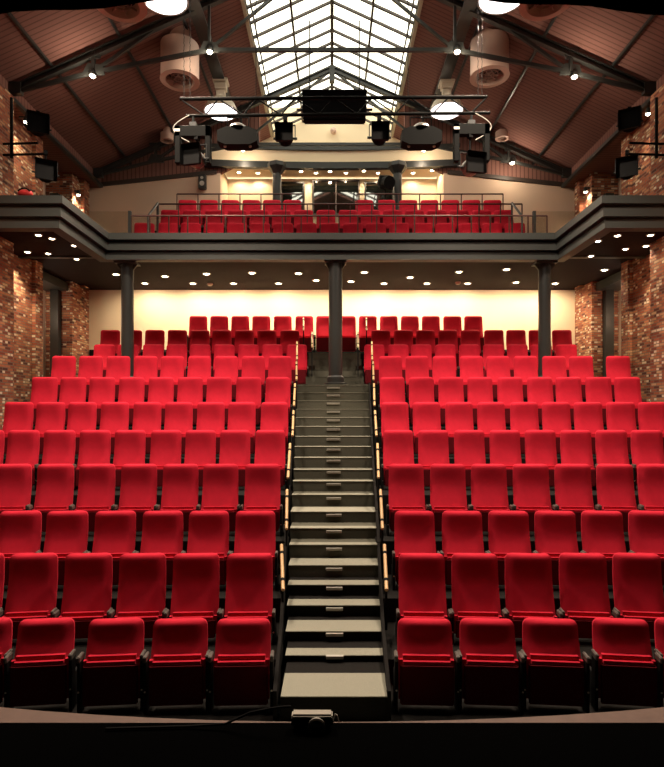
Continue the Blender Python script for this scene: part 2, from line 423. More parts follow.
for i, ((xs, ys, ds), (xr, yr)) in enumerate(zip(hr, hrr)):
    handrail(P(xs[0], ys[0], ds[0]), P(xs[1], ys[1], ds[1]), f'light wood handrail on black posts, left of the aisle, {hplace[i]}')
    handrail(P(xr[0], yr[0], ds[0]), P(xr[1], yr[1], ds[1]), f'light wood handrail on black posts, right of the aisle, {hplace[i]}')
for sx, nm in ((-1, 'left'), (1, 'right')):
    handrail(P(332+3+sx*23, 347, 12.1), P(332+3+sx*23, 332.5, 12.7), f'light wood handrail on a long black post, {nm} of the upper stairs behind the column')
    handrail(P(332+3+sx*31.5, 330, 13.4-.25), P(332+3+sx*31.5, 318, 13.6), f'small wood handrail in front of the topmost row, {nm} of the column')

# ------------------------------------------------------------------ shell: walls
XN, XW, XP, XB, XO = 6.08, 6.48, 6.40, 6.53, 7.2
ZT = 9.2+EYE; EAVE = EYE+6.02
ZR = EYE+3.24
for sx, nm in ((-1, 'left'), (1, 'right')):
    def bx(m, xa, ya, z0, xb, yb, z1): m.box(min(sx*xa, sx*xb), ya, z0, max(sx*xa, sx*xb), yb, z1)
    m = MB()
    bx(m, XN, 2.2, 0, 7.4, 10.7, EAVE)
    bx(m, XW, 10.7, 0, 7.4, 12.1, EAVE)
    bx(m, XP, 12.1, 0, 7.4, 12.4, EAVE)
    bx(m, XB, 14.07, 0, 7.4, 15.05, EAVE)
    bx(m, XB-.12, 14.5, ZR, 7.4, 14.8, EAVE)
    struct(m.build('wall_'+nm, 'brick'))
    m = MB(); bx(m, XO, 12.4, 0, 7.4, 14.07, EAVE); struct(m.build('wall_'+nm, 'cream2'))
    m = MB(); bx(m, 6.8, 13.9, 0, 7.0, 14.07, ZR-.2); bx(m, 6.8, 13.9, ZR+.4, 7.0, 14.07, ZR+2.2); bx(m, XB+.1, 12.4, ZR-.2, XO, 14.07, ZR)
    struct(m.build('trim_'+('1' if sx < 0 else '2'), 'steel'))
    m = MB(); bx(m, 3.4, 1.9, -.2, 7.2, 2.2, ZT) ; bx(m, 3.4, -4, -.2, 3.6, 1.9, ZT); struct(m.build('wall_'+nm, 'blackout'))
m = MB(); m.box(-3.6, -4.2, -.2, 3.6, -4, ZT); struct(m.build('wall_front', 'blackout'))
m = MB(); m.box(-7.4, 15.05, 0, 7.4, 15.25, EYE+3.32); struct(m.build('wall_back', 'cream'))
m = MB(); m.box(-6.5, 15.0, rows[10][5]+EYE, 6.5, 15.05, rows[10][5]+EYE+.22); struct(m.build('baseboard_back', 'black'))
# stage house roof
m = MB(); m.box(-7.2, -4.2, ZT, 7.2, 2.2, ZT+.1); struct(m.build('ceiling', 'blackout'))

# upper back: side partitions and recess
FB = EYE+3.37
for sx, nm in ((-1, 'left'), (1, 'right')):
    # beige partition with sloping top
    pts = [(sx*XB, 15.05, FB), (sx*3.0, 15.05, FB), (sx*3.0, 15.05, EYE+6.42), (sx*XB, 15.05, EYE+6.05)]
    m = MB(); m.prism(pts, (0, .15, 0)); struct(m.build('wall_back', 'cream2'))
    m = MB(); m.bar((sx*XB, 15.03, EYE+6.07), (sx*3.1, 15.03, EYE+6.44), .06, .10); struct(m.build('trim_'+('3' if sx < 0 else '4'), 'bar'))
    pts = [(sx*XB, 15.05, EYE+6.05), (sx*3.0, 15.05, EYE+6.42), (sx*1.95, 15.05, EYE+6.95), (sx*1.95, 15.05, EYE+9.2-.46*1.95), (sx*XB, 15.05, EYE+9.2-.46*XB)]
    m = MB(); m.prism(pts, (0, .12, 0)); struct(m.build('wall_back', 'roofup'))
    # angled return into the recess
    m = MB(); m.prism([(sx*3.0, 15.2, FB), (sx*2.95, 15.85, FB), (sx*2.95, 15.85, EYE+6.6), (sx*3.0, 15.2, EYE+6.6)], (sx*.1, 0, 0)); struct(m.build('wall_'+nm, 'cream'))
# recess back wall with three windows (openings carry dark glass panes)
DR = 15.85
def rec(px0, py0, px1, py1, d): a = P(px0, py1, d); b = P(px1, py0, d); return a.x, a.z, b.x, b.z
m = MB(); m.box(-3.05, DR, FB, 3.05, DR+.1, EYE+6.6); struct(m.build('wall_back', 'cream'))
for n, (a, b, c, d_) in enumerate([(282, 184, 303, 214), (314, 182, 358, 214), (366, 184, 392, 214)]):
    x0, z0, x1, z1 = rec(a, b, c, d_, DR)
    w = empty('window_%d' % (n+2), (0, DR, 0)); struct(w)
    m = MB(); m.box(x0, -.035, z0, x1, -.02, z1); m.build('pane', 'mirror', w)
    m = MB()
    t = .045
    m.box(x0-t, -.06, z0-t, x0, 0, z1+t); m.box(x1, -.06, z0-t, x1+t, 0, z1+t); m.box(x0, -.06, z1, x1, 0, z1+t); m.box(x0, -.06, z0-t, x1, 0, z0)
    if n == 1: m.box((x0+x1)/2-.02, -.05, z0, (x0+x1)/2+.02, 0, z1)
    m.build('window_frame', 'steel' if n != 1 else 'bar', w)
# gable wall behind the skylight end
m = MB(); m.box(-3.6, 17.0, EYE+5.5, 3.6, 17.15, EYE+9.25); struct(m.build('wall_back', 'cream'))
# canopy over the recess: curved edge beam, cream fascia band, upper beam
def arc_pts(hw, dside, dmid, n=24):
    return [(-hw+2*hw*i/n, dside-(dside-dmid)*(1-((-hw+2*hw*i/n)/hw)**2)) for i in range(n+1)]
ap = arc_pts(3.4, 14.82, 15.0)
def arc_band(z0, z1, t, mt, name, off=0, kind=True, zc=0):
    m = MB()
    for (a, b) in zip(ap, ap[1:]):
        za = zc*(1-(a[0]/3.4)**2); zb2 = zc*(1-(b[0]/3.4)**2)
        m.prism([(a[0], a[1]+off, z0+za), (b[0], b[1]+off, z0+zb2), (b[0], b[1]+off, z1+zb2), (a[0], a[1]+off, z1+za)], (0, t, 0))
    bmesh.ops.remove_doubles(m.bm, verts=m.bm.verts, dist=1e-4)
    return m.build(name, mt)
ZC = EYE+6.53
struct(arc_band(ZC, ZC+.17, .14, 'steel', 'trim_5', 0, zc=0))
struct(arc_band(ZC+.17, ZC+.50, .08, 'cream', 'trim_6', .08, zc=0))
struct(arc_band(ZC+.50, ZC+.60, .14, 'steel', 'trim_7', .02, zc=0))
m = MB()
pp = [(a[0], a[1]+.05, ZC+.14) for a in ap]+[(3.4, 17.0, ZC+.14), (-3.4, 17.0, ZC+.14)]
m.prism(pp, (0, 0, .05)); struct(m.build('ceiling', 'cream'))

# ------------------------------------------------------------------ roof
def roof_z(x): return 9.2-.46*abs(x)+EYE
XS = 1.78
for sx in (-1, 1):
    y0, y1 = 2.0, 17.1
    pts = [(sx*XS, y0, roof_z(XS)), (sx*7.4, y0, roof_z(7.4)), (sx*7.4, y0, roof_z(7.4)+.12), (sx*XS, y0, roof_z(XS)+.12)]
    m = MB(); m.prism(pts, (0, y1-y0, 0)); struct(m.build('ceiling', 'roof'))
# near part of the ridge is closed up
m = MB()
for sx in (-1, 1):
    m.prism([(0, 2.0, roof_z(0)), (sx*XS, 2.0, roof_z(XS)), (sx*XS, 2.0, roof_z(XS)+.12), (0, 2.0, roof_z(0)+.12)], (0, 6.2, 0))
struct(m.build('ceiling', 'roof'))
for sx, n_ in ((-1, 9), (1, 10)):
    m = MB(); m.box(min(sx*6.22, sx*7.4), 2.2, EYE+6.02, max(sx*6.22, sx*7.4), 15.05, EYE+6.34); struct(m.build('ceiling', 'roof'))
    m = MB(); m.box(min(sx*6.15, sx*6.24), 2.2, EYE+6.02, max(sx*6.15, sx*6.24), 15.03, EYE+6.1); struct(m.build('trim_%d' % n_, 'steel'))
# skylight
sky = empty('window_1', (0, 12.5, 0)); struct(sky)
for sx in (-1, 1):
    m = MB(); m.prism([(0, 8.2-12.5, roof_z(0)+.10), (sx*(XS+.05), 8.2-12.5, roof_z(XS)+.08), (sx*(XS+.05), 8.2-12.5, roof_z(XS)+.09), (0, 8.2-12.5, roof_z(0)+.11)], (0, 8.9, 0))
    m.build('pane', 'skyglass', sky)
    m = MB(); m.prism([(sx*XS, 8.2-12.5, roof_z(XS)-.03), (sx*(XS+.07), 8.2-12.5, roof_z(XS)-.06), (sx*(XS+.07), 8.2-12.5, roof_z(XS)+.16), (sx*XS, 8.2-12.5, roof_z(XS)+.16)], (0, 8.9, 0))
    m.build('side_frame', 'barl', sky)
    m = MB(); m.bar((sx*.89, -4.3, roof_z(.89)+.03), (sx*.89, 4.6, roof_z(.89)+.03), .05, .07); m.build('mullion', 'bar', sky)
    m = MB(); m.bar((sx*(XS-.10), -4.3, roof_z(XS-.10)+.02), (sx*(XS-.1), 4.6, roof_z(XS-.1)+.02), .03, .06); m.build('mullion', 'bar', sky)
    y = 8.4
    while y < 17:
        m = MB(); m.bar((0, y-12.5, roof_z(0)+.06), (sx*XS, y-12.5, roof_z(XS)+.06), .05, .05); m.build('glazing_bar', 'bar', sky)
        y += .47
m = MB(); m.box(-.04, -4.3, roof_z(0)-.06, .04, 4.6, roof_z(0)+.06); m.build('ridge_bar', 'bar', sky)

# purlins
for sx, nm in ((-1, 'left'), (1, 'right')):
    for X, r, tx in ((5.4, .035, 'lowest of three'), (4.1, .035, 'middle of three'), (2.95, .03, 'highest of three')):
        m = MB(); m.bar((sx*X, 3, roof_z(X)-.05), (sx*X, 16.9 if X < 3 else 15.04, roof_z(X)-.05), .045, .05)
        tag(m.build('roof_purlin', 'steel'), f'dark purlin running along the {nm} roof slope, {tx}', 'purlin', 'purlins under the roof')
    m = MB(); m.box(-.09, 0, -.14, .09, 10.2, .0); m.box(-.13, 0, -.17, .13, 10.2, -.14)
    o = m.build('lamp_beam', 'steel', loc=(sx*2.62, 4.5, roof_z(2.62)-.12)); tag(o, f'thick dark beam under the {nm} roof slope carrying the bell lamps', 'beam')

# ------------------------------------------------------------------ trusses
def truss(Y, label, dz=0):
    r = empty('roof_truss', (0, Y, 0)); tag(r, label, 'roof truss', 'steel roof trusses')
    E = lambda s: Vector((s*6.1, 0, 6.3+EYE)); A = Vector((0, 0, 9.0+EYE))
    N1 = lambda s: Vector((s*4.6, 0, 6.55+EYE)); N2 = lambda s: Vector((s*2.37, 0, 6.98+EYE))
    R1 = lambda s: Vector((s*4.6, 0, roof_z(4.6)-.12)); R2 = lambda s: Vector((s*2.37, 0, roof_z(2.37)-.12)); R3 = lambda s: Vector((s*2.95, 0, roof_z(2.95)-.12))
    for s in (-1, 1):
        m = MB(); a = E(s); m.bar(a, A, .10, .02); m.bar(a+Vector((0, 0, -.12)), A+Vector((0, 0, -.12)), .10, .02); m.bar(a+Vector((0, 0, -.06)), A+Vector((0, 0, -.06)), .02, .12); m.build('rafter', 'steel', r)
        m = MB(); m.bar(E(s)+Vector((0, 0, -.12)), N1(s), .055, .07); m.bar(N1(s), N2(s), .055, .07); m.build('lower_chord', 'steel', r)
        m = MB(); m.bar(N1(s), R1(s), .06, .07); m.build('hanger', 'steel', r)
        m = MB(); m.bar(N2(s), R2(s), .05, .05); m.build('hanger', 'steel', r)
        m = MB(); m.bar(N1(s), R3(s), .05, .06); m.build('strut', 'steel', r)
        m = MB(); m.bar(N2(s), A+Vector((s*.1, 0, -.15)), .05, .05); m.build('strut', 'steel', r)
        for p, q in ((N1(s), .22), (N2(s), .20), (R1(s), .17)):
            m = MB(); d = -1 if p == R1(s) else 1
            m.prism([(p.x-q, -.02, p.z-.05*d), (p.x+q, -.02, p.z-.05*d), (p.x+q*.75, -.02, p.z+.14*d), (p.x-q*.5, -.02, p.z+.17*d)], (0, .04, 0)); m.build('gusset', 'steel', r)
        m = MB(); p = E(s); m.box(p.x-.10, -.06, p.z-.18, p.x+.12, .06, p.z+.04); m.build('bearing_shoe', 'steel', r)
    m = MB(); m.bar(N2(-1), N2(1), .055, .07); m.build('tie', 'steel', r)
    m = MB(); m.bar(A+Vector((0, 0, -.4)), A, .14, .14); m.build('king_post', 'steel', r)
truss(10.8, 'nearer dark steel roof truss crossing in front of the skylight')
truss(14.6, 'farther dark steel roof truss above the rear of the balcony')

# ------------------------------------------------------------------ light helpers
LIGHTS = 0
def spot(loc, power, col=(1, .78, .52), ang=110, blend=.6, rad=.04, target=None, name='downlight_beam', parent=None):
    l = bpy.data.lights.new(name, 'SPOT'); l.energy = power; l.color = col; l.spot_size = math.radians(ang); l.spot_blend = blend; l.shadow_soft_size = rad
    o = bpy.data.objects.new(name, l); C.objects.link(o); o.location = loc
    if target is not None:
        o.rotation_euler = (Vector(target)-Vector(loc)).to_track_quat('-Z', 'Y').to_euler()
    return o
def downlight(p, label, group, r=.055, power=12, name='downlight', ang=120, tilt=(0, 0)):
    o = empty(name, p); tag(o, label, 'light', group)
    m = MB(); m.lathe([(r*1.45, .0), (r*1.45, -.012), (r*1.05, -.02), (r*1.0, -.006), (r*1.0, .0)], n=20); m.build('trim_ring', 'steel_l', o)
    m = MB(); m.lathe([(r*1.0, -.008), (r*.6, -.022), (.001, -.026)], n=20); m.build('lamp', 'lens', o)
    if power: spot((p[0], p[1], p[2]-.05), power, ang=ang, target=(p[0]+tilt[0], p[1]+tilt[1], p[2]-1))
    return o

# ------------------------------------------------------------------ balcony
ZS = EYE+3.28; ZSG = EYE+3.22
YB, XG, YG = 11.35, 4.58, 9.4
m = MB(); m.box(-6.9, YB+.2, ZS, 6.9, 15.05, ZS+.06); struct(m.build('ceiling', 'soffit'))
m = MB(); m.box(-6.9, YB+.2, ZS+.06, 6.9, 15.9, FB); 
for k in (1, 2):
    m.box(-6.45 if k == 0 else -4.6, BALD[k]-.42, FB-.02, 4.6, 15.04, bal[k][3]+EYE)
struct(m.build('floor', 'plat'))
for sx in (-1, 1):
    m = MB(); m.box(min(sx*(XG+.2), sx*6.9), YG+.2, ZSG, max(sx*(XG+.2), sx*6.9), YB+.2, ZSG+.06); struct(m.build('ceiling', 'soffit'))
    m = MB(); m.box(min(sx*(XG+.2), sx*6.9), YG+.2, ZSG+.06, max(sx*(XG+.2), sx*6.9), YB+.2, FB); struct(m.build('floor', 'plat'))
# dark beams below the soffit, across gallery mouth
m = MB(); m.box(-6.5, YB+.2, ZSG-.03, 6.5, YB+.3, ZSG+.06); struct(m.build('trim_8', 'fascia'))
fas = empty('balcony_fascia', (0, YB, 0)); tag(fas, 'dark grey stepped balcony front running the width of the hall and around both side galleries', 'balcony front')
bands = [(3.47, 3.60, .10, 'fascia', 'top_ledge'), (3.42, 3.47, .00, 'fasciadark', 'groove'), (3.27, 3.42, .05, 'fascia', 'band'), (3.23, 3.27, -.03, 'fasciadark', 'groove'), (3.09, 3.23, .0, 'fascia', 'band')]
for z0, z1, off, mt, nm in bands:
    m = MB(); T = .2; g = XG-off; yb = YB-off; yg = YG-off
    m.box(-g-T+.0, yb, z0+EYE, g+T, YB+T, z1+EYE)
    for sx in (-1, 1):
        m.box(min(sx*g, sx*(XG+T)), yg, z0+EYE, max(sx*g, sx*(XG+T)), yb if g < 0 else yb, z1+EYE)
        m.box(min(sx*(XG+T), sx*6.08), yg, z0+EYE, max(sx*(XG+T), sx*6.08), YG+T, z1+EYE)
    o = m.build(nm, mt, fas); o.location = (0, -YB, 0)
# columns
def column(px, label, dcen=11.62, r=.125, zb=None):
    X = (px-CX)/FL*dcen
    zb = floor_at(dcen) if zb is None else zb
    o = empty('column', (X, dcen, zb)); tag(o, label, 'column', 'round steel columns carrying the balcony')
    zt = EYE+3.09-zb
    m = MB(); m.tube((0, 0, .04), (0, 0, zt), r, n=28); m.build('shaft', 'steel', o)
    m = MB(); m.lathe([(r*1.7, 0), (r*1.7, .04), (r*1.25, .06), (r*1.25, .16), (r, .2)], n=28); m.build('base', 'steel', o)
    m = MB(); m.box(-.22, -.16, zt-.03, .22, .16, zt)
    for s in (-1, 1): m.prism([(s*r*.9, -.02, zt-.16), (s*.215, -.02, zt-.03), (s*r*.9, -.02, zt-.03)], (0, .04, 0))
    m.build('bracket', 'steel', o)
    return o
column(127.5, 'left dark round column under the balcony, standing among the seats')
column(544.5, 'right dark round column under the balcony, standing among the seats')
column(335.5, 'central dark round column standing on the landing above the aisle stairs', 11.55, .14)
def bcol(px, label):
    d = 14.75; X = (px-CX)/FL*d; zb = bal[2][3]+EYE
    o = empty('column', (X, d, zb)); tag(o, label, 'column', 'columns at the back of the balcony')
    zt = ZC+.02-zb
    m = MB(); m.tube((0, 0, 0), (0, 0, zt-.1), .115, n=24); m.build('shaft', 'steel', o)
    m = MB(); m.lathe([(.115, zt-.30), (.25, zt-.12), (.25, zt-.02), (.001, zt-.02)], n=8); m.build('capital', 'steel', o, smooth=False)
bcol(277, 'left grey column with flared capital at the back of the balcony')
bcol(397.5, 'right grey column with flared capital at the back of the balcony')

# railings
def railing(xa, xb, ytop, D, zbase, n, label, name='railing', gl=False, extra=None):
    a = P(xa, ytop, D); b = P(xb, ytop, D)
    o = empty(name, (0, D, 0)); tag(o, label, 'railing', 'railings on the balcony')
    m = MB(); m.tube((a.x, 0, a.z), (b.x, 0, b.z), .018, n=8); m.build('top_rail', 'red_rail', o)
    for i in range(n+1):
        x = a.x+(b.x-a.x)*i/n
        m = MB(); m.box(x-.012, -.012, zbase, x+.012, .012, a.z); m.build('post', 'red_rail', o)
    if gl:
        m = MB(); m.box(a.x, -.035, zbase+.03, b.x, -.027, a.z-.04); m.build('glass_panel', 'glass', o)
railing(131, 547, 215.8, 11.5, EYE+3.60, 22, 'low red-brown steel railing with glass along the balcony front', gl=True)
railing(157, 522, 204, 12.95, bal[1][3]+EYE, 17, 'red-brown railing between front and middle balcony rows')
railing(177, 303, 194, 13.62, bal[2][3]+EYE, 6, 'short red-brown railing left of the balcony windows, before the rear seats')
railing(357, 503, 194, 13.62, bal[2][3]+EYE, 7, 'short red-brown railing right of the balcony windows, before the rear seats')
for sx, nm in ((-1, 'left'), (1, 'right')):
    o = empty('glass_screen', (sx*4.15, 11.5, 0)); tag(o, f'frameless clear glass screen at the {nm} end of the balcony front', 'glass screen')
    xa, xb = (sx*4.16-sx*4.15, sx*6.40-sx*4.15)
    m = MB(); m.box(min(xa, xb), -.005, EYE+3.60, max(xa, xb), .005, EYE+4.12); m.build('pane', 'glass', o)
    m = MB(); m.box(-.03, -.03, EYE+3.6, .03, .03, EYE+4.12); m.build('end_post', 'steel', o)
    a = P(332+3+sx*177, 203, 12.6); b = P(332+3+sx*187, 216, 12.0)
    o = empty('stair_railing', (a.x, a.y, 0)); tag(o, f'dark sloping stair rail at the {nm} end of the balcony seats', 'railing')
    q = Vector((a.x, a.y, 0)); m = MB(); m.tube(a-q, b-q, .025, n=8); m.build('grip', 'steel', o)
    for p in (a, b):
        m = MB(); m.tube(Vector((p.x, p.y, FB))-q, p-q, .022, n=8); m.build('post', 'steel', o)

# downlights under the balcony
dl = [(116, 274), (145, 283), (165, 276), (193, 286), (206.5, 273.5), (233.5, 284.5), (252, 272.5), (278.5, 285.5), (298.5, 273), (316, 280),
      (351, 281), (364.5, 272), (384, 284.5), (410, 277), (427, 285), (459, 271.5), (467.5, 285), (506.5, 269), (516, 282), (555, 284.5), (604.5, 269.5)]
for i, (x, y) in enumerate(dl):
    zr = ZS-EYE; d = zr*FL/(HY-y); d = min(d, 14.25)
    p = Vector(((x-CX)/FL*d, d, ZS))
    nm = f'{ORD[i]} from the left' if i < 11 else f'{ORD[len(dl)-1-i]} from the right'
    downlight(p, f'bright recessed spotlight in the dark ceiling under the balcony, {nm}', 'spotlights under the balcony', power=110 if y > 279 else (60 if x in (116, 604.5) else 16), ang=165 if y > 279 else 130, r=.07, tilt=(0, .35 if y > 279 else 0))
gl = [(38.5, 234.5), (52, 238), (27.5, 251.5), (48, 253), (74.5, 245), (76.5, 258.5)]
gr = [(617.5, 235), (598, 240.5), (646, 245.5), (625.5, 248.5), (591, 255.5), (650.5, 234.5)]
gln = ['nearest the stage', 'second from the stage', 'beside the brick wall', 'middle of the rear three', 'at the inner edge', 'innermost at the rear']
grn = ['nearest the stage but one', 'inner edge, second from the stage', 'beside the brick wall', 'middle of the rear three', 'innermost at the rear', 'at the outer front corner']
for lst, names, side in ((gl, gln, 'left'), (gr, grn, 'right')):
    for (x, y), n_ in zip(lst, names):
        zr = ZSG-EYE; d = zr*FL/(HY-y); p = Vector(((x-CX)/FL*d, d, ZSG))
        wl = 'beside' in n_
        if wl: p.x = max(-6.2, min(6.2, p.x))
        downlight(p, f'recessed spotlight under the {side} side gallery, {n_}', f'spotlights under the {side} side gallery', power=170 if wl else 14, r=.05)
for x, side in ((-5.9, 'left'), (5.9, 'right')):   # wall washers close to the brick
    pass
for (x, y, side) in ((210, 283.5, 'left'), (458, 282, 'right')):
    d = (ZS-EYE)*FL/(HY-y); m = MB(); m.lathe([(.07, 0), (.07, -.03), (.04, -.06), (.001, -.06)], n=20)
    tag(m.build('smoke_detector', 'white', loc=((x-CX)/FL*d, d, ZS)), f'round white smoke detector on the ceiling under the balcony, {side} one', 'smoke detector')

# spots in the canopy over the balcony recess
for i, x in enumerate([239, 258, 301, 316, 330, 346, 364, 378, 413, 432]):
    y = [172, 176, 171, 178, 171, 178, 170.5, 176, 174, 170][i]
    z = ZC+.14-EYE; d = min(15.6, max(14.95, z*FL/(HY-y)))
    downlight(Vector(((x-CX)/FL*d, d, ZC+.14)), f'recessed spotlight in the cream soffit above the balcony windows, {ORD[i]} from the left', 'spotlights above the balcony windows', power=27, r=.05, ang=150)
# truss lamps
tl = [(93, 76, 10.8, 'left outer node of the nearer roof truss'), (210, 52, 10.8, 'left inner node of the nearer roof truss'), (457, 52, 10.8, 'right inner node of the nearer roof truss'), (574, 77, 10.8, 'right outer node of the nearer roof truss'),
      (243, 150, 14.6, 'left inner node of the farther roof truss'), (423.5, 150, 14.6, 'right inner node of the farther roof truss'), (512, 163, 14.6, 'right outer node of the farther roof truss')]
for x, y, d, t in tl:
    p = P(x, y, d)
    p.y -= .02
    o = empty('truss_lamp', p); tag(o, f'small bright spotlight hanging at the {t}', 'light', 'small lamps on the roof trusses')
    m = MB(); m.lathe([(.035, .10), (.06, .06), (.075, 0), (.07, -.01)], n=18); m.build('housing', 'steel', o)
    m = MB(); m.sphere((0, 0, -.005), .055, (1, 1, .8)); m.build('bulb', 'lens', o)
    a = bpy.data.lights.new('truss_lamp_light', 'POINT'); a.energy = 26 if d < 12 else 22; a.color = (1, .80, .58); a.shadow_soft_size = .06
    l = bpy.data.objects.new('truss_lamp_light', a); C.objects.link(l); l.location = (p.x, p.y-.12, p.z-.12)
# brick wall lamps, upper level
for (x, y, d, side, w) in ((26, 122, 11.2, 'left', 'nearer'), (648, 114, 11.0, 'right', 'nearer'), (74, 195, 14.2, 'left', 'farther'), (604.5, 192, 14.2, 'right', 'farther')):
    p = P(x, y, d)
    lim = (XW-.12) if w == 'nearer' else XB-.1
    p.x = max(-lim, min(lim, p.x))
    sx = -1 if p.x < 0 else 1
    o = empty('wall_lamp', p); tag(o, f'small lamp washing the {side} brick wall above the gallery, {w} one', 'light', 'lamps washing the upper brick walls')
    m = MB(); m.lathe([(.03, .12), (.05, .08), (.055, 0)], n=16); m.bar((0, 0, .1), (sx*.14, 0, .1), .03, .03); m.build('housing', 'steel', o)
    m = MB(); m.sphere((0, 0, 0), .042, (1, 1, .7)); m.build('bulb', 'lens', o)
    spot((p.x, p.y, p.z-.06), 55 if w == 'nearer' else 22, ang=150, target=(p.x+sx*.25, p.y, p.z-1))

# ------------------------------------------------------------------ vents
def vent(px, pyb, d, r, label, h, pyt=None):
    b = P(px, pyb, d); zt = roof_z(b.x)-.0
    o = empty('ceiling_vent', b); tag(o, label, 'vent', 'round vents hanging from the roof')
    m = MB(); m.lathe([(r*.96, h), (r*.96, .02), (r, 0), (r*.72, -.01), (r*.72, .0), (r*.62, .12), (r*.60, .2)], n=36)
    m.build('drum', 'vent', o)
    m = MB(); m.tube((0, 0, h), (0, 0, max(h+.05, zt-b.z+.12*r)), r*.55, n=28); m.build('neck', 'vent', o)
    m = MB(); m.lathe([(r*.61, .14), (.001, .141)], n=28); m.build('throat', 'dark', o)
    m = MB()
    for rr in (.22, .42): 
        n = 24
        for k in range(n): 
            a0, a1 = 2*PI*k/n, 2*PI*(k+1)/n
            m.bar((r*rr*math.cos(a0), r*rr*math.sin(a0), .05), (r*rr*math.cos(a1), r*rr*math.sin(a1), .05), .012, .03)
    for k in range(4):
        a0 = PI*k/4; m.bar((-r*.7*math.cos(a0), -r*.7*math.sin(a0), .05), (r*.7*math.cos(a0), r*.7*math.sin(a0), .05), .012, .03)
    m.build('grille', 'ventin', o)
vent(180, 81, 11.5, .40, 'large pinkish cylindrical vent hanging under the left roof slope', .72)
vent(489.5, 77, 11.5, .40, 'large pinkish cylindrical vent hanging under the right roof slope', .72)
vent(167, 141, 14.35, .17, 'small conical vent low on the left roof slope', .18)
vent(502, 139, 14.35, .17, 'small conical vent low on the right roof slope', .18)
vent(120, 5, 8.6, .40, 'nearest left round vent, cut off by the top of the picture', .5)
vent(546, 3, 8.6, .40, 'nearest right round vent, cut off by the top of the picture', .5)

# ------------------------------------------------------------------ hi-bay lamps
def hibay(px, py, d, r, label, power):
    p = P(px, py, d)
    o = empty('bell_lamp', p); tag(o, label, 'lamp', 'bell lamps hanging under the roof')
    ztop = roof_z(p.x)-.26-p.z
    m = MB(); m.lathe([(r, 0), (r*.97, .03), (r*.8, r*.45), (r*.45, r*.75), (r*.3, r*.85), (r*.27, r*.85), (r*.42, r*.7), (r*.75, r*.42), (r*.93, .03), (r*.97, 0)], n=36); m.build('reflector', 'alu', o)
    m = MB(); m.lathe([(r*.96, .01), (r*.75, -.05), (r*.4, -.09), (.001, -.10)], n=36); m.build('lens', 'hilens', o)
    m = MB(); m.box(-.10, -.08, r*.85, .10, .08, r*.85+.14, .01); m.box(-.13, -.11, r*.85+.17, .13, .11, r*.85+.30, .01); m.tube((0, 0, r*.85+.1), (0, 0, r*.85+.2), .05); m.build('gear_box', 'alu', o)
    if ztop > r*.85+.3:
        m = MB(); m.tube((0, 0, r*.85+.28), (0, 0, ztop), .03, n=10); m.box(-.17, -.15, ztop-.06, .17, .15, ztop-.0); m.build('hanger', 'alu', o)
    a = bpy.data.lights.new('bell_lamp_light', 'SPOT'); a.energy = power; a.color = (1, .80, .62); a.spot_size = math.radians(118); a.spot_blend = .45; a.shadow_soft_size = r*.6
    l = bpy.data.objects.new('bell_lamp_light', a); C.objects.link(l); l.location = (p.x, p.y, p.z-.14)
hibay(221, 112, 13.1, .40, 'glowing bell lamp hanging left of the skylight, behind the lighting bar', 110)
hibay(446.5, 111, 13.1, .40, 'glowing bell lamp hanging right of the skylight, behind the lighting bar', 110)
hibay(164, -1, 9.3, .40, 'nearest left bell lamp, only its lower rim in the picture', 1500)
hibay(502, -2, 9.3, .40, 'nearest right bell lamp, only its lower rim in the picture', 1500)

# ------------------------------------------------------------------ lighting bar
DB = 8.4
a0 = P(180, 99, DB); a1 = P(487, 97, DB); b0 = P(186, 116, DB); b1 = P(490, 113, DB)
o = empty('lighting_bar', (0, DB, 0)); tag(o, 'horizontal lattice truss bar carrying the stage lights', 'lighting truss')
v = lambda p: Vector((p.x, 0, p.z))
m = MB(); m.tube(v(a0), v(a1), .026, n=10); m.build('top_chord', 'rig', o)
m = MB(); m.tube(v(b0), v(b1), .024, n=10); m.build('bottom_chord', 'rig', o)
n = 16
pts = []
for i in range(n+1):
    t = i/n; pts.append(v(a0).lerp(v(a1), t) if i % 2 == 0 else v(b0).lerp(v(b1), t))
for i in range(n):
    m = MB(); m.tube(pts[i], pts[i+1], .012, n=6); m.build('lattice_bar', 'rig', o)
for px in (190, 184, 478, 482):
    p = P(px, 98, DB)
    m = MB(); z = p.z; top = roof_z(p.x)-.02
    k = 0
    while z < top:
        z2 = min(z+.06, top); m.tube((p.x+.008*(k % 2), 0, z), (p.x-.008*(k % 2), 0, z2), .0045, n=5); z = z2; k += 1
    m.build('chain', 'steel', o)
for px in (256, 408):
    p = P(px, 98, DB); m = MB(); m.tube((p.x, 0, p.z), (p.x, 0, roof_z(p.x)-.02), .006, n=5); m.build('suspension_wire', 'rig', o)
# roll-down screen housing in the middle
p0 = P(303, 118, 9.15); p1 = P(366, 88, 9.15)
o = empty('black_screen_box', ((p0.x+p1.x)/2, 9.15, p0.z)); tag(o, 'long black box hanging in the middle of the lighting bar', 'equipment box')
w = (p1.x-p0.x)/2; h = p1.z-p0.z
m = MB(); m.box(-w, .05, 0, w, .22, h*.97, .02, 2); m.build('housing', 'black', o)
m = MB(); m.box(-w-.02, .03, h*.93, w+.02, .25, h, .008); m.build('lid', 'black', o)
m = MB()
for s in (-1, 1): m.box(s*w-.02, .1, h*.3, s*w+.02, .2, h*1.0); m.tube((s*(w+.02), .25, h*.55), (s*(w+.12), .25, h*.55), .02); m.tube((s*w*.8, .14, h), (s*w*.8, .14, h+1.2), .012, n=6)
m.build('hanging_bracket', 'steel', o)

